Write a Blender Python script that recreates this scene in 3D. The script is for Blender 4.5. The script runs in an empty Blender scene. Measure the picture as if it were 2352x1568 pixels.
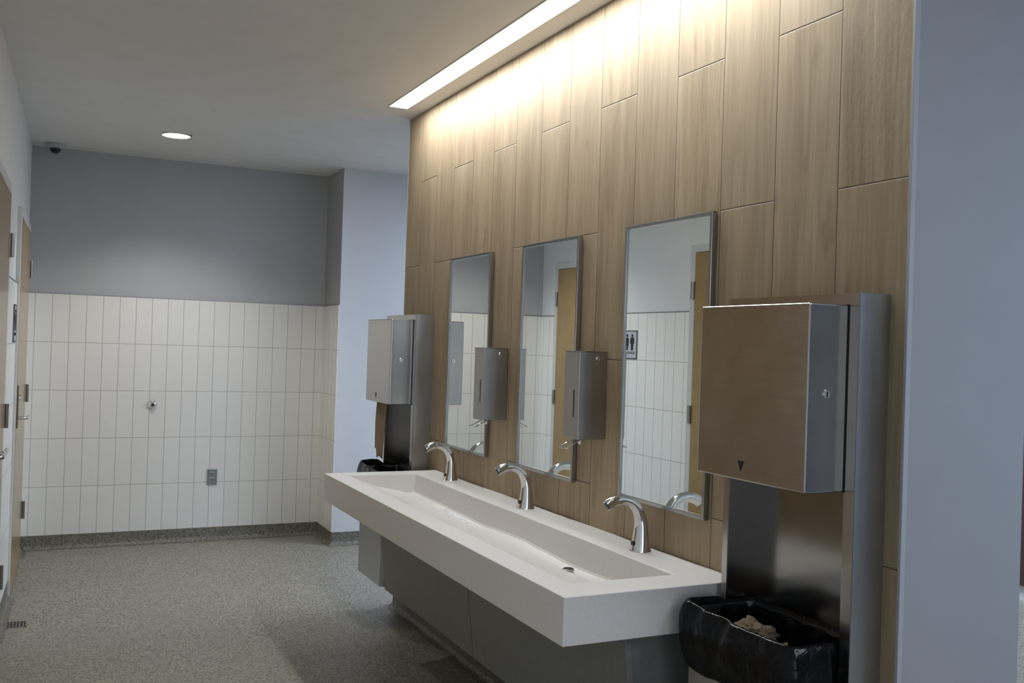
import bpy, bmesh, math, random
from mathutils import Vector, Matrix, noise

random.seed(7)
scn = bpy.context.scene
COL = scn.collection
PI = math.pi

# ------------------------------------------------------------------ helpers
def setp(o, label=None, cat=None, group=None, kind=None):
    if label: o['label'] = label
    if cat: o['category'] = cat
    if group: o['group'] = group
    if kind: o['kind'] = kind
    return o

def empty(name, loc=(0, 0, 0), rz=0.0, label=None, cat=None, group=None, kind=None):
    o = bpy.data.objects.new(name, None)
    o.empty_display_size = 0.05
    COL.objects.link(o)
    o.location = loc
    o.rotation_euler = (0, 0, rz)
    return setp(o, label, cat, group, kind)

def obj(name, bm, mat, parent=None, label=None, cat=None, group=None, kind=None,
        smooth=False, bevel=0.0, seg=2, loc=None, rz=0.0, angle=35):
    me = bpy.data.meshes.new(name)
    bmesh.ops.recalc_face_normals(bm, faces=bm.faces[:])
    bm.to_mesh(me)
    bm.free()
    o = bpy.data.objects.new(name, me)
    COL.objects.link(o)
    if mat: me.materials.append(mat)
    if parent: o.parent = parent
    if loc: o.location = loc
    if rz: o.rotation_euler = (0, 0, rz)
    if bevel > 0:
        md = o.modifiers.new('bevel', 'BEVEL')
        md.width = bevel; md.segments = seg; md.limit_method = 'ANGLE'
        md.angle_limit = math.radians(angle); md.harden_normals = False
    if smooth:
        for p in me.polygons: p.use_smooth = True
        try: me.set_sharp_from_angle(angle=math.radians(40))
        except Exception: pass
    return setp(o, label, cat, group, kind)

def box(bm, x0, x1, y0, y1, z0, z1):
    v = [bm.verts.new(c) for c in [(x0, y0, z0), (x1, y0, z0), (x1, y1, z0), (x0, y1, z0),
                                   (x0, y0, z1), (x1, y0, z1), (x1, y1, z1), (x0, y1, z1)]]
    for f in [(0, 3, 2, 1), (4, 5, 6, 7), (0, 1, 5, 4), (1, 2, 6, 5), (2, 3, 7, 6), (3, 0, 4, 7)]:
        bm.faces.new([v[i] for i in f])
    return bm

def B(*b):
    bm = bmesh.new()
    for a in b: box(bm, *a)
    return bm

def loft(bm, rings, closed=True, cap=True):
    vr = [[bm.verts.new(p) for p in r] for r in rings]
    n = len(vr[0])
    for a, b in zip(vr[:-1], vr[1:]):
        for i in range(n if closed else n - 1):
            j = (i + 1) % n
            bm.faces.new((a[i], a[j], b[j], b[i]))
    if cap and closed:
        bm.faces.new(vr[0][::-1]); bm.faces.new(vr[-1])
    return vr

def tube(bm, pts, rad, n=10, cap=True, radb=None, up=(0, 0, 1)):
    """sweep an ellipse (rad in-plane, radb across) along pts"""
    pts = [Vector(p) for p in pts]
    if not isinstance(rad, (list, tuple)): rad = [rad] * len(pts)
    if radb is None: radb = rad
    elif not isinstance(radb, (list, tuple)): radb = [radb] * len(pts)
    rings = []; up = Vector(up); side = None
    for i, p in enumerate(pts):
        t = (pts[min(i + 1, len(pts) - 1)] - pts[max(i - 1, 0)]).normalized()
        if side is None:
            side = t.cross(up)
            if side.length < 1e-4: side = t.cross(Vector((1, 0, 0)))
        side = (side - t * side.dot(t)).normalized()
        nrm = side.cross(t).normalized()
        rings.append([p + nrm * (math.cos(2 * PI * k / n) * rad[i]) + side * (math.sin(2 * PI * k / n) * radb[i])
                      for k in range(n)])
    return loft(bm, rings, True, cap)

def lathe(bm, prof, axis='z', c=(0, 0, 0), n=28, cap=True):
    """prof = [(r, h)], revolve round axis through c"""
    rings = []
    for r, h in prof:
        ring = []
        for k in range(n):
            a = 2 * PI * k / n
            u, w = r * math.cos(a), r * math.sin(a)
            d = {'z': (u, w, h), 'y': (u, h, w), 'x': (h, u, w)}[axis]
            ring.append((c[0] + d[0], c[1] + d[1], c[2] + d[2]))
        rings.append(ring)
    loft(bm, rings, True, cap)
    return bm

def prism(bm, poly, axis, a, b):
    """extrude 2-D poly between a and b along axis; poly coords are the two other axes in xyz order"""
    def P(u, v, t):
        return {'x': (t, u, v), 'y': (u, t, v), 'z': (u, v, t)}[axis]
    A = [bm.verts.new(P(u, v, a)) for u, v in poly]
    Bv = [bm.verts.new(P(u, v, b)) for u, v in poly]
    n = len(poly)
    bm.faces.new(A); bm.faces.new(Bv[::-1])
    for i in range(n):
        j = (i + 1) % n
        bm.faces.new((A[i], Bv[i], Bv[j], A[j]))
    return bm

def children(o):
    return [c for c in bpy.data.objects if c.parent == o]

def copy_tree(o, parent=None):
    c = o.copy(); COL.objects.link(c)
    c.parent = parent
    for ch in children(o): copy_tree(ch, c)
    return c

# ------------------------------------------------------------------ node materials
class NT:
    def __init__(s, name):
        s.m = bpy.data.materials.new(name); s.m.use_nodes = True
        s.t = s.m.node_tree; s.n = s.t.nodes; s.l = s.t.links
        s.bsdf = s.n['Principled BSDF']
    def node(s, typ, **kw):
        nd = s.n.new(typ)
        for k, v in kw.items(): setattr(nd, k, v)
        return nd
    def inp(s, sock, v):
        if hasattr(v, 'is_output'): s.l.new(v, sock)
        else: sock.default_value = v
    def M(s, op, a, b=None, c=None):
        nd = s.node('ShaderNodeMath', operation=op)
        s.inp(nd.inputs[0], a)
        if b is not None: s.inp(nd.inputs[1], b)
        if c is not None: s.inp(nd.inputs[2], c)
        return nd.outputs[0]
    def coords(s):
        tc = s.node('ShaderNodeTexCoord')
        sp = s.node('ShaderNodeSeparateXYZ'); s.l.new(tc.outputs['Object'], sp.inputs[0])
        return tc.outputs['Object'], sp.outputs[0], sp.outputs[1], sp.outputs[2]
    def comb(s, x, y, z):
        nd = s.node('ShaderNodeCombineXYZ')
        for i, v in enumerate((x, y, z)): s.inp(nd.inputs[i], v)
        return nd.outputs[0]
    def noise(s, vec, scale, detail=2.0, rough=0.5, dist=0.0):
        nd = s.node('ShaderNodeTexNoise')
        s.inp(nd.inputs['Vector'], vec); nd.inputs['Scale'].default_value = scale
        nd.inputs['Detail'].default_value = detail; nd.inputs['Roughness'].default_value = rough
        nd.inputs['Distortion'].default_value = dist
        return nd.outputs['Fac']
    def white(s, vec):
        nd = s.node('ShaderNodeTexWhiteNoise'); s.inp(nd.inputs['Vector'], vec)
        return nd.outputs['Value']
    def ramp(s, f, stops):
        nd = s.node('ShaderNodeValToRGB')
        el = nd.color_ramp.elements
        while len(el) < len(stops): el.new(0.5)
        for e, (p, c) in zip(el, stops):
            e.position = p; e.color = (*c, 1) if len(c) == 3 else c
        s.l.new(f, nd.inputs[0])
        return nd.outputs[0]
    def mix(s, f, a, b, blend='MIX'):
        nd = s.node('ShaderNodeMix', data_type='RGBA', blend_type=blend)
        s.inp(nd.inputs[0], f)
        for i, v in ((6, a), (7, b)):
            if hasattr(v, 'is_output'): s.l.new(v, nd.inputs[i])
            else: nd.inputs[i].default_value = (*v, 1)
        return nd.outputs[2]
    def maprange(s, v, a, b, c, d):
        nd = s.node('ShaderNodeMapRange')
        s.inp(nd.inputs[0], v)
        for i, x in enumerate((a, b, c, d)): nd.inputs[i + 1].default_value = x
        return nd.outputs[0]
    def bump(s, h, strength=0.3, dist=0.01):
        nd = s.node('ShaderNodeBump'); nd.inputs['Strength'].default_value = strength
        nd.inputs['Distance'].default_value = dist
        s.l.new(h, nd.inputs['Height']); s.l.new(nd.outputs[0], s.bsdf.inputs['Normal'])
    def set(s, color=None, rough=None, metal=None, spec=None, **kw):
        b = s.bsdf.inputs
        if color is not None: s.inp(b['Base Color'], color if hasattr(color, 'is_output') else (*color, 1))
        if rough is not None: s.inp(b['Roughness'], rough)
        if metal is not None: s.inp(b['Metallic'], metal)
        if spec is not None: s.inp(b['Specular IOR Level'], spec)
        for k, v in kw.items(): s.inp(b[k], v)
        return s.m

def paint(name, c, rough=0.55, var=0.03, scale=6.0, bump=0.0):
    t = NT(name); v, x, y, z = t.coords()
    f = t.noise(v, scale, 3)
    a = tuple(k * (1 - var) for k in c); b = tuple(min(1, k * (1 + var)) for k in c)
    t.set(t.ramp(f, [(0.3, a), (0.7, b)]), rough)
    if bump: t.bump(t.noise(v, 350, 2), bump, 0.002)
    return t.m

def steel(name, c, rough=0.28, axis='z', streak=0.10):
    t = NT(name); v, x, y, z = t.coords()
    sc = {'z': (400, 400, 5), 'y': (400, 5, 400), 'x': (5, 400, 400)}[axis]
    st = t.noise(t.comb(t.M('MULTIPLY', x, sc[0]), t.M('MULTIPLY', y, sc[1]), t.M('MULTIPLY', z, sc[2])), 1.0, 2)
    bl = t.noise(v, 9, 4, 0.6)
    r = t.M('ADD', t.maprange(st, 0.3, 0.7, rough - streak * .1, rough + streak * .1), t.maprange(bl, 0.3, 0.7, -0.02, 0.02))
    col = t.ramp(bl, [(0.3, tuple(k * .93 for k in c)), (0.7, c)])
    return t.set(col, r, 1.0)

def tilemat(name, ax, off, w, z0, h, color=(0.78, 0.765, 0.72), grout=(0.40, 0.37, 0.32), gw=0.0035):
    t = NT(name); v, x, y, z = t.coords()
    u = {'x': x, 'y': y}[ax]
    uu = t.M('DIVIDE', t.M('SUBTRACT', u, off), w); vv = t.M('DIVIDE', t.M('SUBTRACT', z, z0), h)
    fu = t.M('FRACT', uu); fv = t.M('FRACT', vv)
    du = t.M('MULTIPLY', t.M('MINIMUM', fu, t.M('SUBTRACT', 1.0, fu)), w)
    dv = t.M('MULTIPLY', t.M('MINIMUM', fv, t.M('SUBTRACT', 1.0, fv)), h)
    g = t.maprange(t.M('MINIMUM', du, dv), gw * 0.3, gw * 0.7, 1.0, 0.0)
    idv = t.white(t.comb(t.M('FLOOR', uu), t.M('FLOOR', vv), 0.0))
    c = t.mix(idv, tuple(k * 0.965 for k in color), color)
    c = t.mix(t.maprange(t.noise(v, 14, 3), .3, .7, 0, .35), c, tuple(k * .95 for k in color))
    t.set(t.mix(g, c, grout), t.M('ADD', 0.32, t.M('MULTIPLY', g, 0.4)), 0.0, 0.4)
    t.bump(t.maprange(t.M('MINIMUM', du, dv), 0.0, gw, 0.0, 1.0), 0.35, 0.002)
    return t.m

def woodmat():
    t = NT('wood_plank_tile'); v, x, y, z = t.coords()
    CW, PL = 0.2429, 0.935
    cu = t.M('DIVIDE', t.M('SUBTRACT', y, 1.885), CW)
    ci = t.M('FLOOR', cu)
    par = t.M('FLOORED_MODULO', ci, 2.0)
    rv = t.M('DIVIDE', t.M('ADD', t.M('SUBTRACT', z, 2.413), t.M('MULTIPLY', par, 0.465)), PL)
    ri = t.M('FLOOR', rv)
    fu = t.M('FRACT', cu); fv = t.M('FRACT', rv)
    du = t.M('MULTIPLY', t.M('MINIMUM', fu, t.M('SUBTRACT', 1.0, fu)), CW)
    dv = t.M('MULTIPLY', t.M('MINIMUM', fv, t.M('SUBTRACT', 1.0, fv)), PL)
    d = t.M('MINIMUM', du, dv)
    g = t.maprange(d, 0.0011, 0.0019, 1.0, 0.0)
    h1 = t.white(t.comb(ci, ri, 1.0)); h2 = t.white(t.comb(ci, ri, 5.0)); h3 = t.white(t.comb(ci, ri, 9.0))
    # grain coordinates, shifted per plank
    gy = t.M('ADD', y, t.M('MULTIPLY', h1, 37.0)); gz = t.M('ADD', z, t.M('MULTIPLY', h2, 19.0))
    warp = t.M('MULTIPLY', t.M('SUBTRACT', t.noise(t.comb(gy, gz, 0.0), 5.0, 2), 0.5), 0.02)
    gw = t.comb(t.M('MULTIPLY', t.M('ADD', gy, warp), 85.0), t.M('MULTIPLY', gz, 2.2), h3)
    fine = t.noise(gw, 1.0, 5, 0.62)
    broad = t.noise(t.comb(t.M('MULTIPLY', gy, 11.0), t.M('MULTIPLY', gz, 1.3), h3), 1.0, 3, 0.55, 0.4)
    knot = t.noise(t.comb(t.M('MULTIPLY', gy, 16.0), t.M('MULTIPLY', gz, 6.0), h2), 1.0, 2)
    fac = t.M('ADD', t.M('MULTIPLY', fine, 0.5), t.M('MULTIPLY', broad, 0.5))
    c = t.ramp(fac, [(0.32, (0.24, 0.172, 0.102)), (0.5, (0.375, 0.280, 0.172)), (0.68, (0.475, 0.370, 0.240))])
    c = t.mix(t.maprange(knot, 0.64, 0.78, 0.0, 0.55), c, (0.19, 0.135, 0.085))
    c = t.mix(t.maprange(h1, 0, 1, 0.0, 0.22), c, (0.26, 0.20, 0.14))
    c = t.mix(t.maprange(h2, 0, 1, 0.0, 0.16), c, (0.46, 0.36, 0.25))
    c = t.mix(g, c, (0.085, 0.06, 0.038))
    t.set(c, t.maprange(fine, .3, .7, .5, .62), 0.0, 0.35)
    rough_bump = t.M('MULTIPLY', t.noise(t.comb(t.M('MULTIPLY', gy, 60.0), t.M('MULTIPLY', gz, 26.0), h3), 1.0, 3),
                     t.maprange(h3, 0.45, 0.6, 0.0, 1.0))
    hgt = t.M('ADD', t.M('MULTIPLY', fine, 0.6), t.M('MULTIPLY', rough_bump, 0.9))
    hgt = t.M('ADD', hgt, t.maprange(d, 0.0, 0.003, -1.2, 0.0))
    t.bump(hgt, 0.5, 0.0022)
    return t.m

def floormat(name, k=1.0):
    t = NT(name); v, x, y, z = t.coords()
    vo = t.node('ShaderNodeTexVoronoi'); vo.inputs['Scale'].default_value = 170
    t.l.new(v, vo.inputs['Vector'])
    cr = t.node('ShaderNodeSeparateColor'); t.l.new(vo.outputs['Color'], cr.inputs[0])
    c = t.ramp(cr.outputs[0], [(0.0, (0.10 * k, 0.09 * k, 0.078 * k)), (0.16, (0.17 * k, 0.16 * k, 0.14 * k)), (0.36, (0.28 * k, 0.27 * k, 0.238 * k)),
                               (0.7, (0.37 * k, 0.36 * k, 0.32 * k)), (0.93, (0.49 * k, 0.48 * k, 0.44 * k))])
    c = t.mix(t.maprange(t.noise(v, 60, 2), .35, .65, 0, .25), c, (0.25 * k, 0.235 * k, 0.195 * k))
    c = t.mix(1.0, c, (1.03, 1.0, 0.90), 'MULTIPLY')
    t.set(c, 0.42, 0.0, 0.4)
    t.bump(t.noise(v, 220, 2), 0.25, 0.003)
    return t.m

def emit(name, col, s):
    t = NT(name)
    nz = t.noise(t.coords()[0], 30, 1)
    t.set((0.9, 0.9, 0.9), 0.4)
    t.l.new(t.ramp(nz, [(0.0, tuple(k * .98 for k in col)), (1.0, col)]), t.bsdf.inputs['Emission Color'])
    t.bsdf.inputs['Emission Strength'].default_value = s
    return t.m

M_ceil = paint('ceiling_paint', (0.785, 0.79, 0.785), 0.7, .02)
M_grey = paint('grey_wall_paint', (0.43, 0.435, 0.445), 0.6, .02, bump=.05)
M_white = paint('white_wall_paint', (0.66, 0.665, 0.68), 0.6, .02, bump=.05)
M_part = paint('partition_paint', (0.33, 0.335, 0.355), 0.6, .02, bump=.05)
M_back = paint('dimmed_back_wall_paint', (0.13, 0.135, 0.15), 0.6, .02)  # unseen back wall; colour darkened so the steel sides reflect a dim room
M_leftw = paint('left_wall_paint_lit', (0.76, 0.77, 0.75), 0.6, .02, bump=.05)  # colour lifted to stand in for strip light and bounce on this wall
ZT, ZB = 1.784, 0.096
RH = (ZT - ZB) / 5
M_tile_x = tilemat('white_wall_tile_far', 'x', 0.028, 0.1093, ZB, RH)
M_tile_y = tilemat('white_wall_tile_side', 'y', 7.443, 0.1093, ZB, RH)
M_tile_l = tilemat('white_wall_tile_left_lit', 'y', -0.05, 0.1093, ZB, RH, (0.88, 0.88, 0.84))  # same tile in a lighter copy; strong strip light put into the colour
M_wood = woodmat()
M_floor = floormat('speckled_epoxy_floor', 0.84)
M_base = floormat('speckled_epoxy_base_shaded', 0.52)  # same epoxy as the floor, darkened to paint in shade low on the walls
M_trim = paint('brushed_aluminium_trim', (0.36, 0.36, 0.36), 0.35)
M_trim.node_tree.nodes['Principled BSDF'].inputs['Metallic'].default_value = 0.8
M_edge = paint('grey_edge_trim', (0.40, 0.41, 0.43), 0.5)
M_door = paint('maple_door_veneer', (0.35, 0.235, 0.105), 0.20, .07, 9)
M_frame = paint('white_door_frame_paint', (0.62, 0.62, 0.60), 0.4, .02)
M_steel = steel('brushed_stainless', (0.49, 0.47, 0.45), 0.20, 'y')
M_steel_v = steel('brushed_stainless_vertical', (0.50, 0.505, 0.515), 0.32, 'z')
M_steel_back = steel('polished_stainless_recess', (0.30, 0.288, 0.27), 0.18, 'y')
M_soap = steel('satin_stainless_soap', (0.42, 0.41, 0.40), 0.33, 'z')
M_chrome = steel('polished_chrome', (0.80, 0.81, 0.82), 0.045, 'z', 0.02)
M_mframe = steel('mirror_frame_steel', (0.42, 0.42, 0.42), 0.22, 'z')
M_hinge = steel('satin_nickel', (0.33, 0.31, 0.29), 0.35, 'z')
t = NT('mirror_silver'); t.noise(t.coords()[0], 2)
M_mirror = t.set((0.90, 0.93, 0.90), 0.0, 1.0)
M_black = paint('black_plastic', (0.012, 0.012, 0.013), 0.35)
M_dark = paint('dark_slot', (0.008, 0.008, 0.008), 0.6)
M_sink = paint('solid_surface_white', (0.80, 0.765, 0.73), 0.38, .03, 160)
M_apron = paint('dark_grey_laminate', (0.20, 0.20, 0.19), 0.45, .06, 40)
M_plate = steel('outlet_plate_steel', (0.48, 0.50, 0.49), 0.3, 'x')
M_paper = paint('brown_paper_towel', (0.29, 0.21, 0.13), 0.85, .08, 40)
M_bronze = paint('smoke_dome', (0.010, 0.010, 0.012), 0.12)
M_sign = paint('sign_panel_white', (0.50, 0.51, 0.55), 0.45)
M_ink = paint('sign_black', (0.012, 0.013, 0.018), 0.5)
M_cover = paint('white_cover_plate', (0.55, 0.545, 0.53), 0.5)
M_foam = paint('soap_foam_white', (0.86, 0.86, 0.86), 0.15, .02, 90)
M_darkpanel = paint('dark_red_panel', (0.05, 0.022, 0.02), 0.5)
M_strip = emit('linear_light_diffuser', (0.93, 0.97, 1.0), 38.0)
M_dl = emit('downlight_lens', (0.95, 0.97, 1.0), 2.2)
t = NT('black_bin_liner_plastic'); v = t.coords()[0]
t.set((0.006, 0.006, 0.0065), 0.20, 0.0, 0.16)
t.bump(t.noise(v, 11, 3, .5, 1.6), 0.35, 0.02)
M_bag = t.m

# ------------------------------------------------------------------ dimensions
H = 2.802
YF, YN, THK = 5.27, 1.65, 0.4245          # tiled partition
YW, YC, XC = 7.443, 6.996, 0.094          # far wall, passage wall, corner
XR, YB = 3.80, -2.6                       # right wall, wall behind the camera
LWO, LWA = (-1.99, 7.443, 0.0), -0.025    # left wall origin and turn

def S(name, bm, mat, parent=None, **kw):
    return obj(name, bm, mat, parent, kind=None if parent else 'structure', **kw)

# ------------------------------------------------------------------ room shell
S('floor', B((-2.7, XR + .1, YB - .1, YW + .1, -0.08, 0.0)), M_floor)
bm = bmesh.new()
# ceiling with the long light slot and the downlight recess cut as a grid of slabs
LX0, LX1, LY0, LY1 = -0.212, -0.104, 1.90, 5.016
DX0, DX1, DY0, DY1 = -1.235, -1.055, 6.433, 6.613
xs = [-2.7, DX0, DX1, LX0, LX1, XR + .1]; ys = [YB - .1, LY0, LY1, DY0, DY1, YW + .1]
for i in range(5):
    for j in range(5):
        x0, x1, y0, y1 = xs[i], xs[i + 1], ys[j], ys[j + 1]
        if (x0 == LX0 and y0 == LY0) or (x0 == DX0 and y0 == DY0): continue
        box(bm, x0, x1, y0, y1, H, H + 0.12)
bmesh.ops.remove_doubles(bm, verts=bm.verts[:], dist=1e-5)
S('ceiling', bm, M_ceil)

w = S('wall_far', B((-2.2, XC + .1, YW, YW + .1, 0, H)), M_grey)
obj('tiled_wainscot', B((-2.2, XC, YW - .010, YW, ZB, ZT)), M_tile_x, w)
obj('wainscot_trim', B((-2.2, XC, YW - .012, YW, ZT, ZT + .006)), M_trim, w)
w = S('wall_return', B((XC, XC + .1, YC, YW, 0, H)), M_grey)
obj('tiled_wainscot', B((XC - .010, XC, YC - .002, YW - .010, ZB, ZT)), M_tile_y, w)
obj('wainscot_trim', B((XC - .012, XC, YC, YW - .010, ZT, ZT + .006)), M_trim, w)
S('wall_passage', B((XC + .0005, XR, YC - .002, YC + .1, 0, H)), M_white)
S('wall_right', B((XR, XR + .1, YB, YW, 0, H)), M_white)
S('wall_back', B((-2.7, XR, YB - .1, YB, 0, H)), M_back)
w = S('wall_partition', B((0.012, THK, YN, YF, 0, H)), M_part)
obj('wood_plank_cladding', B((0.0, 0.012, YN + .006, YF - .002, 0.05, H)), M_wood, w)
S('trim_1', B((-0.001, 0.014, YN - .003, YN + .006, 0.0, H)), M_edge, bevel=.001)
S('trim_2', B((-0.001, 0.014, YF - .002, YF + .003, 0.0, H)), M_edge, bevel=.001)

# left wall in its own frame: local x = out of the wall, local y = -(distance from far corner)
wl = S('wall_left', B((-.1, 0, -10.2, .05, 0, H)), M_leftw, loc=LWO, rz=LWA)
D2 = (0.305, 1.255)     # door leaf, distance from the far corner
D1 = (2.235, 3.90)
FR = 0.05
def lw_tile(u0, u1):
    obj('tiled_wainscot', B((0, .010, -u1, -u0, ZB, ZT)), M_tile_l, wl)
    obj('wainscot_trim', B((0, .012, -u1, -u0, ZT, ZT + .006)), M_trim, wl)
lw_tile(0.010, D2[0] - FR); lw_tile(D2[1] + FR, D1[0] - FR); lw_tile(D1[1] + FR, 10.0)

def door(name, u0, u1, leafs=1, lever_near=True, zt=2.175):
    d = empty(name, LWO, LWA, kind='structure')
    fr = B((0, .022, -u0, -u0 + FR, 0, zt + FR), (0, .022, -u1 - FR, -u1, 0, zt + FR), (0, .022, -u1, -u0, zt, zt + FR))
    obj('door_frame', fr, M_frame, d, bevel=.002)
    wd = (u1 - u0) / leafs
    for i in range(leafs):
        a, b = u0 + wd * i + .003, u0 + wd * (i + 1) - .003
        lf = obj('door_leaf', B((.001, .024, -b, -a, .012, zt - .004)), M_door, d, bevel=.002)
        hu = a - .004 if i == 0 else b + .004
        for z in (1.925, 1.105, 0.33):
            bm = bmesh.new()
            tube(bm, [(.034, -hu, z - .058), (.034, -hu, z + .058)], .010, 12)
            sg = 1 if i == 0 else -1
            box(bm, .022, .027, *sorted((-hu, -hu + sg * .032)), z - .057, z + .057)
            box(bm, .022, .027, *sorted((-hu, -hu - sg * .010)), z - .057, z + .057)
            obj('hinge', bm, M_hinge, d)
        lu = b - .07 if i == 0 else a + .07
        pl = obj('escutcheon_plate', B((.024, .031, -lu - .022, -lu + .022, .95, 1.20)), M_hinge, d, bevel=.003)
        bm = bmesh.new()
        tube(bm, [(.030, -lu, 1.01), (.068, -lu, 1.01), (.078, -lu + .008, 1.01), (.080, -lu + .03, 1.01), (.080, -lu + .13, 1.01)], .0095, 12)
        obj('lever_handle', bm, M_chrome, d, smooth=True)
        bm = bmesh.new(); lathe(bm, [(.016, .030), (.016, .040), (.012, .043)], 'x', (0, -lu, 1.13))
        obj('lock_cylinder', bm, M_chrome, d)
    return d
door('door_1', D1[0], D1[1], 2)
door('door_2', D2[0], D2[1], 1)

# cove base: profile (distance from wall, height)
CP = [(0, ZB), (.009, ZB)] + [(.009 + .032 * (1 - math.cos(a)), .034 - .032 * math.sin(a)) for a in [i * PI / 12 for i in range(7)]] + [(.05, .0008), (0, .0008)]
def cove(name, p, q, n, loc=None, rz=0.0, m0=0.0, m1=0.0):
    """p, q ends on the wall line, n inward normal; m0/m1: 1 mitres for an inside corner, -1 for outside"""
    bm = bmesh.new(); p = Vector(p); q = Vector(q); n = Vector(n); t_ = (q - p).normalized()
    r0 = [(*(p + n * d + t_ * (d * m0)), z) for d, z in CP]
    r1 = [(*(q + n * d - t_ * (d * m1)), z) for d, z in CP]
    loft(bm, [r0, r1], True, True)
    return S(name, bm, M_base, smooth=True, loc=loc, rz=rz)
cove('baseboard_far', (-1.985, YW), (XC, YW), (0, -1), m0=1, m1=1)
cove('baseboard_return', (XC, YW), (XC, YC), (-1, 0), m0=1, m1=-1)
cove('baseboard_passage', (XC, YC - .002), (XR, YC - .002), (0, -1), m0=-1, m1=1)
bm = bmesh.new()
cove('baseboard_partition', (0.0, YF), (0.0, YN), (-1, 0), m0=-1, m1=-1)
cove('baseboard_end', (0.0, YN), (THK, YN), (0, -1), m0=-1, m1=-1)
cove('baseboard_passage_end', (THK, YF), (0.0, YF), (0, 1), m0=-1, m1=-1)
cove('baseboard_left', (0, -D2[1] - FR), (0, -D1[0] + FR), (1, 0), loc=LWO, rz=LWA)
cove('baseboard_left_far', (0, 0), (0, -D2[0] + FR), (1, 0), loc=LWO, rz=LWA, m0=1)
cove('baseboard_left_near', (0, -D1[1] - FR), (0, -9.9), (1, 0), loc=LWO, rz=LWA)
S('trim_3', B((XR - .03, XR, 3.2, 6.2, 0.10, 1.42)), M_darkpanel, bevel=.003)

# ------------------------------------------------------------------ ceiling fixtures
L = empty('linear_light', ((LX0 + LX1) / 2, (LY0 + LY1) / 2, H),
          label='long narrow recessed ceiling light glowing white above the wood plank wall', cat='ceiling light')
cx, cy = (LX0 + LX1) / 2, (LY0 + LY1) / 2
hw, hl = (LX1 - LX0) / 2, (LY1 - LY0) / 2
e = .004
obj('housing_trim', B((-hw - e, -hw + .003, -hl - e, hl + e, -.003, .05), (hw - .003, hw + e, -hl - e, hl + e, -.003, .05),
                      (-hw + .003, hw - .003, -hl - e, -hl + .003, -.003, .05), (-hw + .003, hw - .003, hl - .003, hl + e, -.003, .05),
                      (-hw + .003, hw - .003, -hl + .003, hl - .003, .045, .05)), M_cover, L)
obj('diffuser', B((-hw + .003, hw - .003, -hl + .003, hl - .003, .001, .010)), M_strip, L)

D = empty('downlight', (-1.145, 6.523, H), label='round recessed ceiling downlight over the far tiled corner', cat='ceiling light')
bm = bmesh.new(); lathe(bm, [(.0875, .04), (.0875, -.0025), (.093, -.0025), (.095, .0), (.095, .001), (.0885, .001), (.0885, .04)], 'z', n=40, cap=False)
obj('trim_ring', bm, M_cover, D, smooth=True)
bm = bmesh.new(); lathe(bm, [(.0875, .004), (.06, .0025), (.03, .002), (.001, .0018), (.001, .03), (.0875, .03)], 'z', n=40)
obj('lens', bm, M_dl, D, smooth=True)

bm = bmesh.new(); lathe(bm, [(.001, H), (.040, H), (.040, H - .002), (.038, H - .0035), (.001, H - .004)], 'z', (-1.012, 5.70, 0), 36)
obj('sprinkler_cover', bm, M_ceil, smooth=True, label='flat round white sprinkler cover plate on the ceiling near the downlight', cat='sprinkler cover')

K = empty('security_camera', (-1.845, 7.285, H), label='white ceiling dome security camera with smoked black lens in the far left corner', cat='security camera')
bm = bmesh.new(); lathe(bm, [(.001, 0), (.062, 0), (.064, -.006), (.060, -.022), (.045, -.032), (.001, -.033)], 'z')
obj('camera_base', bm, M_grey, K, smooth=True)  # white base; the grey paints in the ceiling corner's shadow
bm = bmesh.new(); lathe(bm, [(.033, -.031)] + [(.034 * math.cos(a), -.034 - .034 * math.sin(a)) for a in [i * PI / 16 for i in range(8)]] + [(.001, -.068)], 'z')
obj('smoked_dome', bm, M_bronze, K, smooth=True, label='smoked black dome')

# ------------------------------------------------------------------ trough sink
XS, Y1, Y2, ZS, TS = -0.591, 2.212, 4.680, 0.860, 0.131
T = empty('trough_sink', (0, 0, 0), label='long white solid-surface trough sink with three faucets on the wood plank wall', cat='sink')
T.location = (-0.30, 3.446, ZS - TS)
O = Vector(T.location)
bm = bmesh.new()
by0, by1, bxf, bxb = 2.337, 4.558, -0.503, -0.152
zt_tab = [(2.33, .763), (2.69, .760), (2.80, .755), (2.96, .754), (3.16, .761), (3.31, .767), (3.47, .764), (3.73, .754), (3.97, .759), (4.25, .764), (4.6, .768)]
def ztr(y):
    for (a, za), (b, zb) in zip(zt_tab[:-1], zt_tab[1:]):
        if y <= b:
            k = (y - a) / (b - a); k = k * k * (3 - 2 * k)
            return za + (zb - za) * k
    return zt_tab[-1][1]
def bprof(y):
    z = ztr(y)
    pts = [(bxf, ZS), (bxf + .012, ZS - .005), (bxf + .05, ZS - .022), (-0.36, ZS - .056), (-0.225, z + .006), (-0.213, z + .001), (-0.200, z)]
    pts += [(-0.176, z - .001), (-0.168, z + .002), (-0.164, z + .010), (bxb - .002, ZS - .004), (bxb, ZS)]
    return pts
NB = 46
rings = [[Vector((x, y, zz)) - O for x, zz in bprof(y)] for y in [by0 + (by1 - by0) * i / (NB - 1) for i in range(NB)]]
vr = loft(bm, rings, False, False)
bm.faces.new(vr[0]); bm.faces.new(vr[-1][::-1])
def nv(x, y, z): return bm.verts.new(Vector((x, y, z)) - O)
top = [nv(XS, Y1, ZS), nv(-.001, Y1, ZS), nv(-.001, Y2, ZS), nv(XS, Y2, ZS)]
bot = [nv(XS, Y1, ZS - TS), nv(-.001, Y1, ZS - TS), nv(-.001, Y2, ZS - TS), nv(XS, Y2, ZS - TS)]
for i in range(4):
    j = (i + 1) % 4
    bm.faces.new((top[i], top[j], bot[j], bot[i]))
bm.faces.new(bot)
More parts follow.
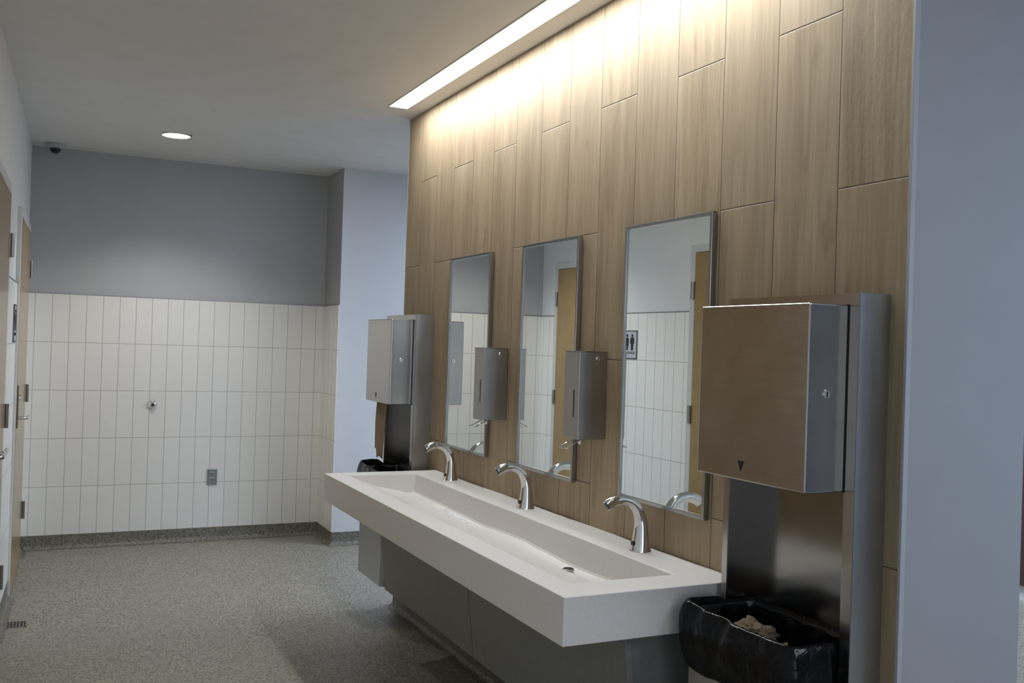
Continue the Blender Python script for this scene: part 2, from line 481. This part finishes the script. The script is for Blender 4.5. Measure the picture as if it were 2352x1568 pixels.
fr0, bk0, fr1, bk1 = vr[0][0], vr[0][-1], vr[-1][0], vr[-1][-1]
bm.faces.new((top[0], top[1], bk0, fr0))
bm.faces.new([top[1], top[2], bk1] + [vr[i][-1] for i in range(NB - 2, 0, -1)] + [bk0])
bm.faces.new((top[2], top[3], fr1, bk1))
bm.faces.new([top[3], top[0], fr0] + [vr[i][0] for i in range(1, NB - 1)] + [fr1])
obj('sink_basin', bm, M_sink, T, bevel=.0035, seg=3, angle=50)
# drain
bm = bmesh.new()
lathe(bm, [(.001, -.004), (.020, -.004), (.020, .002), (.0185, .003), (.0165, .003), (.001, .001)], 'z', Vector((-.222, 2.85, .7655)) - O, 28)
dr = obj('drain', bm, M_hinge, T, smooth=True, label='small round drain in the basin')
bm = bmesh.new(); lathe(bm, [(.001, .0), (.0165, .0), (.0165, .0045), (.001, .005)], 'z', Vector((-.222, 2.85, .7655)) - O, 24)
obj('drain_hole', bm, M_dark, dr)
# apron panels under the sink
AX = lambda z: -0.36 + .118 * (ZS - TS - z)
ayN, ayM, ayF, az0, az1 = 2.275, 3.428, 4.53, 0.30, ZS - TS - .001
def apron(y0, y1):
    bm = bmesh.new()
    prism(bm, [(AX(az1) - O.x, az1 - O.z), (AX(az1) + .02 - O.x, az1 - O.z), (AX(az0) + .02 - O.x, az0 - O.z), (AX(az0) - O.x, az0 - O.z)], 'y', y0 - O.y, y1 - O.y)
    return bm
for a, b in ((ayN, ayM - .0025), (ayM + .0025, ayF)):
    obj('apron_panel', apron(a, b), M_apron, T, bevel=.0015)
for a in (ayN + .004, ayF - .022):
    bm = bmesh.new()
    prism(bm, [(AX(az1) + .022 - O.x, az1 - O.z), (-.002 - O.x, az1 - O.z), (-.002 - O.x, .20 - O.z), (AX(az0) + .022 - O.x, az0 - O.z)], 'y', a - O.y, a + .018 - O.y)
    obj('apron_side_panel', bm, M_apron, T)

bm = bmesh.new()
foam = []
for k in range(26):
    f = k / 25
    y = 3.80 + .30 * f + random.uniform(-.01, .01); x = -.192 + random.uniform(-.012, .012)
    r = random.uniform(.006, .013) * (1 - abs(f - .45) * .9)
    m = Matrix.Translation((x, y, ztr(y) + .001)) @ Matrix.Diagonal((1, 1.5, .35, 1))
    bmesh.ops.create_icosphere(bm, subdivisions=2, radius=r, matrix=m)
obj('soap_foam', bm, M_foam, smooth=True, label='small puddle of white soap foam in the sink trough', cat='soap foam', kind='stuff')

# ------------------------------------------------------------------ faucets
def make_faucet():
    F = empty('faucet', (0, 0, 0))
    # centre line (x, z) relative to base centre, in-plane radius, cross radius
    P_ = [(0, 0, .0350, .0350), (0, .006, .0340, .0335), (.0005, .03, .0305, .0285), (.001, .062, .0262, .0245), (.0, .085, .0235, .0220), (-.0035, .106, .0210, .0205),
          (-.0105, .126, .0186, .0190), (-.0215, .1435, .0163, .0178), (-.037, .1575, .0142, .0172), (-.055, .1655, .0128, .0170), (-.073, .1690, .0120, .0170),
          (-.0905, .1685, .0130, .0182), (-.1075, .1645, .0132, .0184), (-.122, .1580, .0134, .0184), (-.133, .1510, .0134, .0182)]
    # smooth resample
    def cr(a, b, c, d, t):
        return 0.5 * (2 * b + (c - a) * t + (2 * a - 5 * b + 4 * c - d) * t * t + (3 * b - a - 3 * c + d) * t ** 3)
    pts = []; ra = []; rb = []
    for i in range(len(P_) - 1):
        a, b, c, d = P_[max(i - 1, 0)], P_[i], P_[i + 1], P_[min(i + 2, len(P_) - 1)]
        for s_ in range(4):
            q = [cr(a[k], b[k], c[k], d[k], s_ / 4) for k in range(4)]
            pts.append((q[0], 0, q[1])); ra.append(q[2]); rb.append(q[3])
    q = P_[-1]; pts.append((q[0], 0, q[1])); ra.append(q[2]); rb.append(q[3])
    bm = bmesh.new(); tube(bm, pts, ra, 28, True, rb, up=(0, 1, 0))
    obj('spout', bm, M_chrome, F, smooth=True)
    bm = bmesh.new(); lathe(bm, [(.001, -.0005), (.0365, -.0005), (.0365, .0015), (.0355, .0025), (.001, .0025)], 'z', n=32)
    obj('base_ring', bm, M_chrome, F, smooth=True)
    d = Vector((-.011, 0, -.007)).normalized()
    c = Vector((-.133, 0, .151))
    bm = bmesh.new(); tube(bm, [c - d * .002, c + d * .0025], .0088, 20, True, .013, up=(0, 1, 0))
    obj('aerator', bm, M_black, F)
    bm = bmesh.new()
    nrm = Vector((-1, 0, .06)).normalized(); c = Vector((-.0305, 0, .026))
    tube(bm, [c - nrm * .004, c + nrm * .0022, c + nrm * .003], [.0095, .0095, .0075], 20, True, [.0075, .0075, .0055], up=(0, 1, 0))
    obj('sensor_window', bm, M_bronze, F)
    return F
f0 = make_faucet()
for i, (y, lab) in enumerate(((2.652, 'chrome curved sensor faucet below the largest, nearest mirror'),
                              (3.497, 'chrome curved sensor faucet in the middle of the trough sink'),
                              (4.318, 'chrome curved sensor faucet at the far end of the sink beside the far steel unit'))):
    F = f0 if i == 0 else copy_tree(f0)
    F.location = (-.066, y, ZS)
    setp(F, lab, 'faucet', 'faucets along the trough sink')

# ------------------------------------------------------------------ mirrors
def make_mirror():
    R = empty('wall_mirror', (0, 0, 0))
    w2, h, d, fw = .4925 / 2, .945, .020, .012
    bm = B((-d, 0, -w2, -w2 + fw, 0, h), (-d, 0, w2 - fw, w2, 0, h), (-d, 0, -w2 + fw, w2 - fw, 0, fw), (-d, 0, -w2 + fw, w2 - fw, h - fw, h))
    obj('mirror_frame', bm, M_mframe, R, bevel=.0015)
    obj('mirror_glass', B((-d + .005, -.004, -w2 + fw, w2 - fw, fw, h - fw)), M_mirror, R)
    return R
m0 = make_mirror()
for i, lab in enumerate(('largest, nearest of the steel framed mirrors, reflecting a restroom sign',
                         'steel framed mirror in the middle between the two soap dispensers',
                         'steel framed mirror farthest away, beside the far towel dispenser')):
    R = m0 if i == 0 else copy_tree(m0)
    R.rotation_euler = (0, 0, (0, -.0062, 0)[i])
    R.location = (-.0015, 2.3827 + .49 / 2 + .8225 * i, 1.0027)
    setp(R, lab, 'mirror', 'framed mirrors above the sink')

# ------------------------------------------------------------------ soap dispensers
def make_soap():
    s = empty('soap_dispenser', (0, 0, 0))
    w, d, h = .108, .115, .316
    obj('dispenser_body', B((-d, 0, -w / 2, w / 2, 0, h)), M_soap, s, bevel=.002)
    obj('top_seam', B((-d - .001, -.0, -w / 2 - .001, w / 2 + .001, h, h + .0022)), M_mframe, s)
    obj('level_slot', B((-d - .0008, -d + .001, -.022, -.016, .078, .178)), M_dark, s)
    bm = bmesh.new(); lathe(bm, [(.001, .004), (.0085, .004), (.0085, -.004), (.006, -.0055), (.001, -.0058)], 'y', (-.040, -w / 2, h - .024), 20)
    obj('lock', bm, M_chrome, s, smooth=True)
    bm = bmesh.new(); lathe(bm, [(.001, .002), (.004, .002), (.004, -.003), (.001, -.0035)], 'y', (-.040, -w / 2, h - .042), 14)
    obj('screw', bm, M_chrome, s, smooth=True)
    bm = bmesh.new()
    tube(bm, [(-.070, .018, .004), (-.100, .024, -.012), (-.138, .030, -.031), (-.144, .025, -.0335), (-.144, -.025, -.0335), (-.138, -.030, -.031), (-.100, -.024, -.012), (-.070, -.018, .004)], .0026, 8)
    obj('push_lever', bm, M_chrome, s, smooth=True, label='bent chrome wire push lever')
    obj('nozzle', lathe(bmesh.new(), [(.001, .001), (.009, .001), (.008, -.018), (.005, -.022), (.001, -.022)], 'z', (-.072, 0, 0), 18), M_chrome, s, smooth=True)
    return s
s0 = make_soap()
for i, (y, lab) in enumerate(((3.058, 'nearer steel soap dispenser, just left of the largest mirror'),
                              (3.900, 'farther steel soap dispenser, between the far and middle mirrors'))):
    s = s0 if i == 0 else copy_tree(s0)
    s.location = (-.0005, y, 1.188)
    setp(s, lab, 'soap dispenser', 'soap dispensers between the mirrors')

# ------------------------------------------------------------------ towel dispenser / waste units
CY0, CY1, CZ0, CZ1, CD = 0.0, .485, .15, 1.668, .10
def make_unit():
    U = empty('towel_and_waste_unit', (0, 0, 0))
    fw = .033
    bm = bmesh.new()
    # outer sleeve with a returned front flange
    box(bm, -CD, 0, 0, .0022, CZ0, CZ1); box(bm, -CD, 0, CY1 - .0022, CY1, CZ0, CZ1)
    box(bm, -CD, 0, .0022, CY1 - .0022, CZ1 - .0022, CZ1); box(bm, -CD, 0, .0022, CY1 - .0022, CZ0, CZ0 + .0022)
    obj('outer_sleeve', bm, M_steel_v, U)
    g = .0022
    bm = B((-CD - .0006, -CD + .002, 0, fw, CZ0, CZ1), (-CD - .0006, -CD + .002, CY1 - .022, CY1, CZ0, CZ1),
           (-CD - .0006, -CD + .002, fw, CY1 - .022, CZ1 - .03, CZ1), (-CD - .0006, -CD + .002, fw, CY1 - .022, CZ0, CZ0 + .03))
    obj('front_flange', bm, M_steel, U)
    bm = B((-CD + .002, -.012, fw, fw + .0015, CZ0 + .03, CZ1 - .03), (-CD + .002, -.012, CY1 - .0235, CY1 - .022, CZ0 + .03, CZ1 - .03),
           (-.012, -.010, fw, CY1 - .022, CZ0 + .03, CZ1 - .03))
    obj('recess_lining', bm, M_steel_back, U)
    # towel cabinet
    a, b, z0, z1, xf = .033, .451, 1.190, 1.640, -.2215
    cab = obj('towel_cabinet', B((xf, -.02, a, b, z0, z1)), M_steel, U, bevel=.004, seg=3)
    obj('back_seam', B((-CD - .004, -CD - .001, a - .001, b + .001, z0 - .001, z1 + .001)), M_dark, cab)
    obj('towel_slot', B((xf + .035, xf + .075, a + .03, b - .03, z0 - .001, z0 + .002)), M_dark, cab)
    bm = bmesh.new(); lathe(bm, [(.001, .003), (.0105, .003), (.0105, -.003), (.009, -.0045), (.001, -.0045)], 'y', (-.165, a, z0 + .265 - .03), 24)
    lk = obj('lock', bm, M_chrome, cab, smooth=True)
    obj('keyhole', B((-.1665, -.1635, a - .0052, a - .004, z0 + .229, z0 + .241)), M_dark, lk)
    bm = bmesh.new(); prism(bm, [(.255, z0 + .050), (.279, z0 + .050), (.267, z0 + .022)], 'x', xf - .0008, xf + .002)
    obj('level_notch', bm, M_dark, cab)
    return U
u0 = make_unit()
UY = (1.700, 4.783)
for i, lab in enumerate(('large stainless towel and waste cabinet nearest the camera, right of the sink',
                         'stainless towel and waste cabinet beyond the far end of the sink')):
    U = u0 if i == 0 else copy_tree(u0)
    U.location = (-.0005, UY[i], 0)
    setp(U, lab, 'towel dispenser', 'steel towel and waste cabinets')

# bins
def rr(cx, cy, hx, hy, r, z, n=64):
    """rounded-rectangle ring as n points with arc-length-even spacing"""
    segs = []
    per = 4 * (hx + hy) - 8 * r + 2 * PI * r
    out = []
    for k in range(n):
        s = per * k / n
        parts = [(2 * (hy - r), 'r'), (PI * r / 2, 'c1'), (2 * (hx - r), 't'), (PI * r / 2, 'c2'), (2 * (hy - r), 'l'), (PI * r / 2, 'c3'), (2 * (hx - r), 'b'), (PI * r / 2, 'c4')]
        for ln, nm in parts:
            if s <= ln: break
            s -= ln
        if nm == 'r': p = (hx, -(hy - r) + s)
        elif nm == 't': p = ((hx - r) - s, hy)
        elif nm == 'l': p = (-hx, (hy - r) - s)
        elif nm == 'b': p = (-(hx - r) + s, -hy)
        else:
            a = s / r; q = {'c1': (hx - r, hy - r, 0), 'c2': (-(hx - r), hy - r, PI / 2), 'c3': (-(hx - r), -(hy - r), PI), 'c4': (hx - r, -(hy - r), 1.5 * PI)}[nm]
            p = (q[0] + r * math.cos(q[2] + a), q[1] + r * math.sin(q[2] + a))
        out.append((cx + p[0], cy + p[1], z))
    return out
BX, BHX, BHY = -.128, .110, .204
def make_bin(y, lab):
    W = empty('waste_bin', (BX, y, .235), label=lab, cat='waste bin', group='steel waste bins under the towel cabinets')
    bm = bmesh.new()
    zz = [0, .585]
    loft(bm, [rr(0, 0, BHX, BHY, .012, 0, 48), rr(0, 0, BHX, BHY, .012, .585, 48), rr(0, 0, BHX - .003, BHY - .003, .010, .585, 48), rr(0, 0, BHX - .003, BHY - .003, .010, .012, 48)], True, True)
    obj('bin_body', bm, M_steel_v, W)
    return W
def make_liner(y, lab, seed, drop, hump, inner):
    """black bag: from inside the bin, over the rim and hanging down outside"""
    prof = [(-.02, inner), (-.012, inner + .02), (-.008, .70), (-.006, .78), (-.003, .818), (.003, .832), (.010, .828), (.016, .80), (.020, .76), (.021, .71), (.017, drop + .04), (.012, drop), (.006, drop + .004)]
    n = 120; rings = []
    random.seed(seed)
    for k, (off, z) in enumerate(prof):
        ring = []
        for i, (px, py, pz) in enumerate(rr(BX, y, BHX + off, BHY + off, .022 + max(off, 0) * .4, z, n)):
            front = max(0.0, min(1.0, (-.105 - px) / .03))
            dx, dy = px - BX, py - y
            l = math.hypot(dx, dy)
            nz = noise.noise(Vector((px * 13 + seed, py * 13, z * 7))) + .55 * noise.noise(Vector((px * 38, py * 38 + seed, z * 16)))
            zz = z
            if 3 < k:
                bul = nz * .011 * front + (.006 * front if 6 < k < 11 else 0)
                if off > 0: 
                    px += dx / l * bul; py += dy / l * bul
                    if front < .5:
                        lim = BHX * 2
                        py = max(y - BHY - .004, min(y + BHY + .004, py))
                        px = min(px, BX + BHX + .003)
                zz += noise.noise(Vector((px * 9, py * 9, seed))) * (.004 if k < 8 else .018) * (front * .8 + .2)
                if k >= 4: zz += hump * front * max(0, (py - y) / BHY) * (1 if k < 10 else .4)
            else:
                px += dx / l * nz * .012 * (k / 3); py += dy / l * nz * .012 * (k / 3)
            ring.append((px, py, zz))
        rings.append(ring)
    bm = bmesh.new(); vr = loft(bm, rings, True, False)
    c = bm.verts.new((BX, y, inner - .015))
    mid = [bm.verts.new((BX + (v.co.x - BX) * .55, y + (v.co.y - y) * .55, inner - .012 + .02 * noise.noise(v.co * 15))) for v in vr[0]]
    for i in range(n):
        j = (i + 1) % n
        bm.faces.new((vr[0][j], vr[0][i], mid[i], mid[j])); bm.faces.new((mid[j], mid[i], c))
    bmesh.ops.translate(bm, verts=bm.verts[:], vec=(-BX, -y, -.235))
    o = obj('bin_liner', bm, M_bag, smooth=True, label=lab, cat='bin liner', group='black bin liners', loc=(BX, y, .235))
    md = o.modifiers.new('sub', 'SUBSURF'); md.levels = 1; md.render_levels = 1
    return o
YB0, YB1 = UY[0] + .2475, UY[1] + .2475
make_bin(YB0, 'stainless waste bin nearest the camera, under the large towel dispenser')
make_bin(YB1, 'stainless waste bin beyond the far end of the sink')
make_liner(YB0, 'black plastic bin liner with crumpled towels at the near end of the sink', 3.3, .655, .012, .70)
make_liner(YB1, 'black plastic bin liner bulging above the far end of the sink', 8.1, .51, .022, .72)

def crumple(loc, r, seed, lab):
    bm = bmesh.new(); bmesh.ops.create_icosphere(bm, subdivisions=4, radius=r)
    for v_ in bm.verts:
        d = v_.co.normalized()
        k = 1 + .55 * noise.noise(d * 1.7 + Vector((seed, 0, 0))) + .38 * (abs(noise.noise(d * 4.0 + Vector((0, seed, 0)))) - .25) + .12 * noise.noise(d * 9 + Vector((0, 0, seed)))
        v_.co = d * r * k
        v_.co.z *= .75
    return obj('crumpled_paper_towel', bm, M_paper, label=lab, cat='paper towel', group='crumpled towels in the near bin', loc=loc)
crumple((-.165, 1.965, .790), .050, 1.3, 'upper crumpled brown paper towel in the near bin liner')
crumple((-.172, 1.862, .766), .036, 6.2, 'lower crumpled brown paper towel in the near bin liner, mostly in shadow')

# towel hanging from the far dispenser
bm = bmesh.new()
ny, nz_ = 16, 24
g = []
for i in range(nz_ + 1):
    f = i / nz_
    row = []
    for j in range(ny + 1):
        s = j / ny
        y = UY[1] + .245 + .155 * s
        zlow = .905 + .03 * math.sin(s * 9) * s - .025 * (1 - s)
        z = 1.192 + (zlow - 1.192) * f
        x = -.165 - .012 * math.sin(f * 2.6) + .006 * math.sin(s * 5 + f * 3) - .012 * f * f
        row.append(bm.verts.new((x, y, z)))
    g.append(row)
for i in range(nz_):
    for j in range(ny):
        bm.faces.new((g[i][j], g[i][j + 1], g[i + 1][j + 1], g[i + 1][j]))
o = obj('hanging_paper_towel', bm, M_paper, smooth=True, label='brown paper towel sheet hanging from the far towel dispenser', cat='paper towel')
md = o.modifiers.new('thick', 'SOLIDIFY'); md.thickness = .0012

# ------------------------------------------------------------------ far wall fittings
YT = YW - .010
G = empty('wall_fitting', (-1.153, YT, 1.012), label='small round chrome fitting with dark centre hole on the white tiled wall', cat='wall fitting')
bm = bmesh.new(); lathe(bm, [(.001, 0), (.034, 0), (.034, -.004), (.031, -.010), (.022, -.022), (.016, -.028), (.012, -.029), (.001, -.029)], 'y', n=32)
obj('escutcheon', bm, M_chrome, G, smooth=True)
bm = bmesh.new(); lathe(bm, [(.001, -.028), (.0105, -.028), (.0105, -.0305), (.001, -.0308)], 'y', n=20)
obj('centre_hole', bm, M_dark, G)

Q = empty('power_outlet', (-.716, YT, .475), label='steel power outlet plate low on the white tiled wall', cat='power outlet')
obj('cover_plate', B((-.036, .036, -.010, 0, -.061, .061)), M_plate, Q, bevel=.005, seg=3)
for s in (-1, 1):
    rc = obj('socket', B((-.016, .016, -.0115, -.009, s * .021 - .014, s * .021 + .014)), M_plate, Q, bevel=.003)
    obj('slots', B((-.008, -.006, -.0122, -.011, s * .021 - .002, s * .021 + .008), (.006, .008, -.0122, -.011, s * .021 - .002, s * .021 + .008),
                   (-.002, .002, -.0122, -.011, s * .021 - .010, s * .021 - .006)), M_dark, rc)

# ------------------------------------------------------------------ restroom sign on the left wall
ca, sa = math.cos(LWA), math.sin(LWA)
def lw(n_, u, z):
    return (LWO[0] + ca * n_ + sa * u, LWO[1] + sa * n_ - ca * u, z)
SG = empty('restroom_sign', lw(.010, 1.488, 1.556), LWA, label='grey restroom sign with black man and woman figures beside the far wooden door', cat='sign')
sw, sh = .178, .206
obj('sign_panel', B((0, .006, -sw / 2, sw / 2, -sh / 2, sh / 2)), M_sign, SG)
bw = .006
obj('sign_border', B((.0, .0075, -sw / 2, sw / 2, sh / 2 - bw, sh / 2), (.0, .0075, -sw / 2, sw / 2, -sh / 2, -sh / 2 + bw),
                     (.0, .0075, -sw / 2, -sw / 2 + bw, -sh / 2, sh / 2), (.0, .0075, sw / 2 - bw, sw / 2, -sh / 2, sh / 2)), M_ink, SG)
def figure(cy, woman):
    bm = bmesh.new()
    lathe(bm, [(.001, .006), (.0105, .006), (.0105, .0078), (.001, .0078)], 'x', (0, cy, .066), 20)
    if woman:
        pl = [(-.010, .052), (.010, .052), (.016, .046), (.023, .018), (.018, .016), (.013, .032), (.018, -.008), (.010, -.008), (.010, -.040), (-.010, -.040), (-.010, -.008), (-.018, -.008), (-.013, .032), (-.018, .016), (-.023, .018), (-.016, .046)]
    else:
        pl = [(-.016, .053), (.016, .053), (.023, .046), (.024, .006), (.018, .005), (.017, .036), (.014, .036), (.013, -.040), (.0015, -.040), (0, .0), (-.0015, -.040), (-.013, -.040), (-.014, .036), (-.017, .036), (-.018, .005), (-.024, .006), (-.023, .046)]
    prism(bm, [(cy + a, b) for a, b in pl], 'x', .0055, .0078)
    return bm
obj('man_figure', figure(-.030, False), M_ink, SG)
obj('woman_figure', figure(.034, True), M_ink, SG)
cu = bpy.data.curves.new('lettering', 'FONT'); cu.body = 'RESTROOM'; cu.size = .024; cu.align_x = 'CENTER'; cu.align_y = 'CENTER'; cu.extrude = .0006
to = bpy.data.objects.new('lettering', cu); COL.objects.link(to)
dg = bpy.context.evaluated_depsgraph_get(); dg.update()
me = bpy.data.meshes.new_from_object(to.evaluated_get(dg)); bpy.data.objects.remove(to); bpy.data.curves.remove(cu)
me.materials.clear(); me.materials.append(M_ink)
to = bpy.data.objects.new('lettering', me); COL.objects.link(to); to.parent = SG
to.rotation_euler = (PI / 2, 0, PI / 2); to.location = (.0068, 0, -.060)

# ------------------------------------------------------------------ floor drain
FD = empty('floor_drain', (-1.954, 5.56, 0.0), label='square metal floor drain grate by the left wall', cat='floor drain')
bm = bmesh.new(); h_ = .056
box(bm, -h_, h_, -h_, -h_ + .006, 0, .003); box(bm, -h_, h_, h_ - .006, h_, 0, .003)
box(bm, -h_, -h_ + .006, -h_, h_, 0, .003); box(bm, h_ - .006, h_, -h_, h_, 0, .003)
for k in range(1, 7):
    x = -h_ + .112 * k / 7
    box(bm, x - .0028, x + .0028, -h_ + .006, h_ - .006, .0, .0028)
for k in (-1, 1):
    box(bm, -h_ + .006, h_ - .006, k * .018 - .003, k * .018 + .003, .0, .0028)
obj('grate', bm, M_hinge, FD)
obj('drain_well', B((-h_ + .004, h_ - .004, -h_ + .004, h_ - .004, 0.0, .0008)), M_dark, FD)

# ------------------------------------------------------------------ lights
def area(name, loc, rot, sx, sy, power, col, spread=PI):
    l = bpy.data.lights.new(name, 'AREA'); l.shape = 'RECTANGLE'; l.size = sx; l.size_y = sy; l.energy = power; l.color = col; l.spread = spread
    o = bpy.data.objects.new(name, l); COL.objects.link(o); o.location = loc; o.rotation_euler = rot
    return o
# daylight from the entrance side right of the camera, plus an added fill behind it
area('entrance_daylight', (3.72, 0.5, 1.35), (0, PI / 2, 0), 2.2, 2.6, 34, (0.42, 0.64, 1.0))
area('fill_behind_camera', (-1.1, -2.52, 1.45), (PI / 2, 0, 0), 1.5, 1.9, 20, (0.80, 0.88, 1.0))  # added fill to brighten the sink end and other sides facing the camera
area('entrance_ceiling_light', (0.75, -0.75, H - .02), (0, 0, 0), 1.2, 1.2, 50, (0.78, 0.86, 1.0))
area('passage_daylight', (2.6, 5.2, 2.74), (0, 0, 0), 1.0, 1.6, 150, (0.66, 0.78, 1.0))
sp = bpy.data.lights.new('downlight_beam', 'SPOT'); sp.energy = 50; sp.spot_size = math.radians(125); sp.spot_blend = 0.7; sp.shadow_soft_size = .07; sp.color = (1.0, .98, .95)
so = bpy.data.objects.new('downlight_beam', sp); COL.objects.link(so); so.location = (-1.145, 6.523, H - .03)

wd = bpy.data.worlds.new('world'); scn.world = wd; wd.use_nodes = True
wd.node_tree.nodes['Background'].inputs[0].default_value = (0.5, 0.55, 0.65, 1)
wd.node_tree.nodes['Background'].inputs[1].default_value = 0.05

# ------------------------------------------------------------------ camera
cam = bpy.data.cameras.new('camera'); cam.sensor_width = 36; cam.sensor_fit = 'HORIZONTAL'; cam.lens = 33.7738
cam.clip_start = .05; cam.clip_end = 60
co = bpy.data.objects.new('camera', cam); COL.objects.link(co)
R3 = Matrix(((0.9016131625177413, -0.03091469466135399, -0.4314371180470594),
             (-0.4313834188888099, 0.008729491213889183, -0.9021264555986307),
             (0.031655190452098664, 0.9994839056418777, -0.0054654624963930585)))
co.matrix_world = Matrix.Translation((-1.8238, 0, 1.5138)) @ R3.to_4x4()
scn.camera = co
scn.view_settings.view_transform = 'Standard'
scn.view_settings.look = 'None'
scn.view_settings.exposure = 0.0
try:
    scn.cycles.use_denoising = True
    scn.cycles.max_bounces = 10
    scn.cycles.diffuse_bounces = 5
    scn.cycles.glossy_bounces = 5
    scn.cycles.sample_clamp_indirect = 4.0
    scn.cycles.caustics_reflective = False
    scn.cycles.caustics_refractive = False
except Exception:
    pass
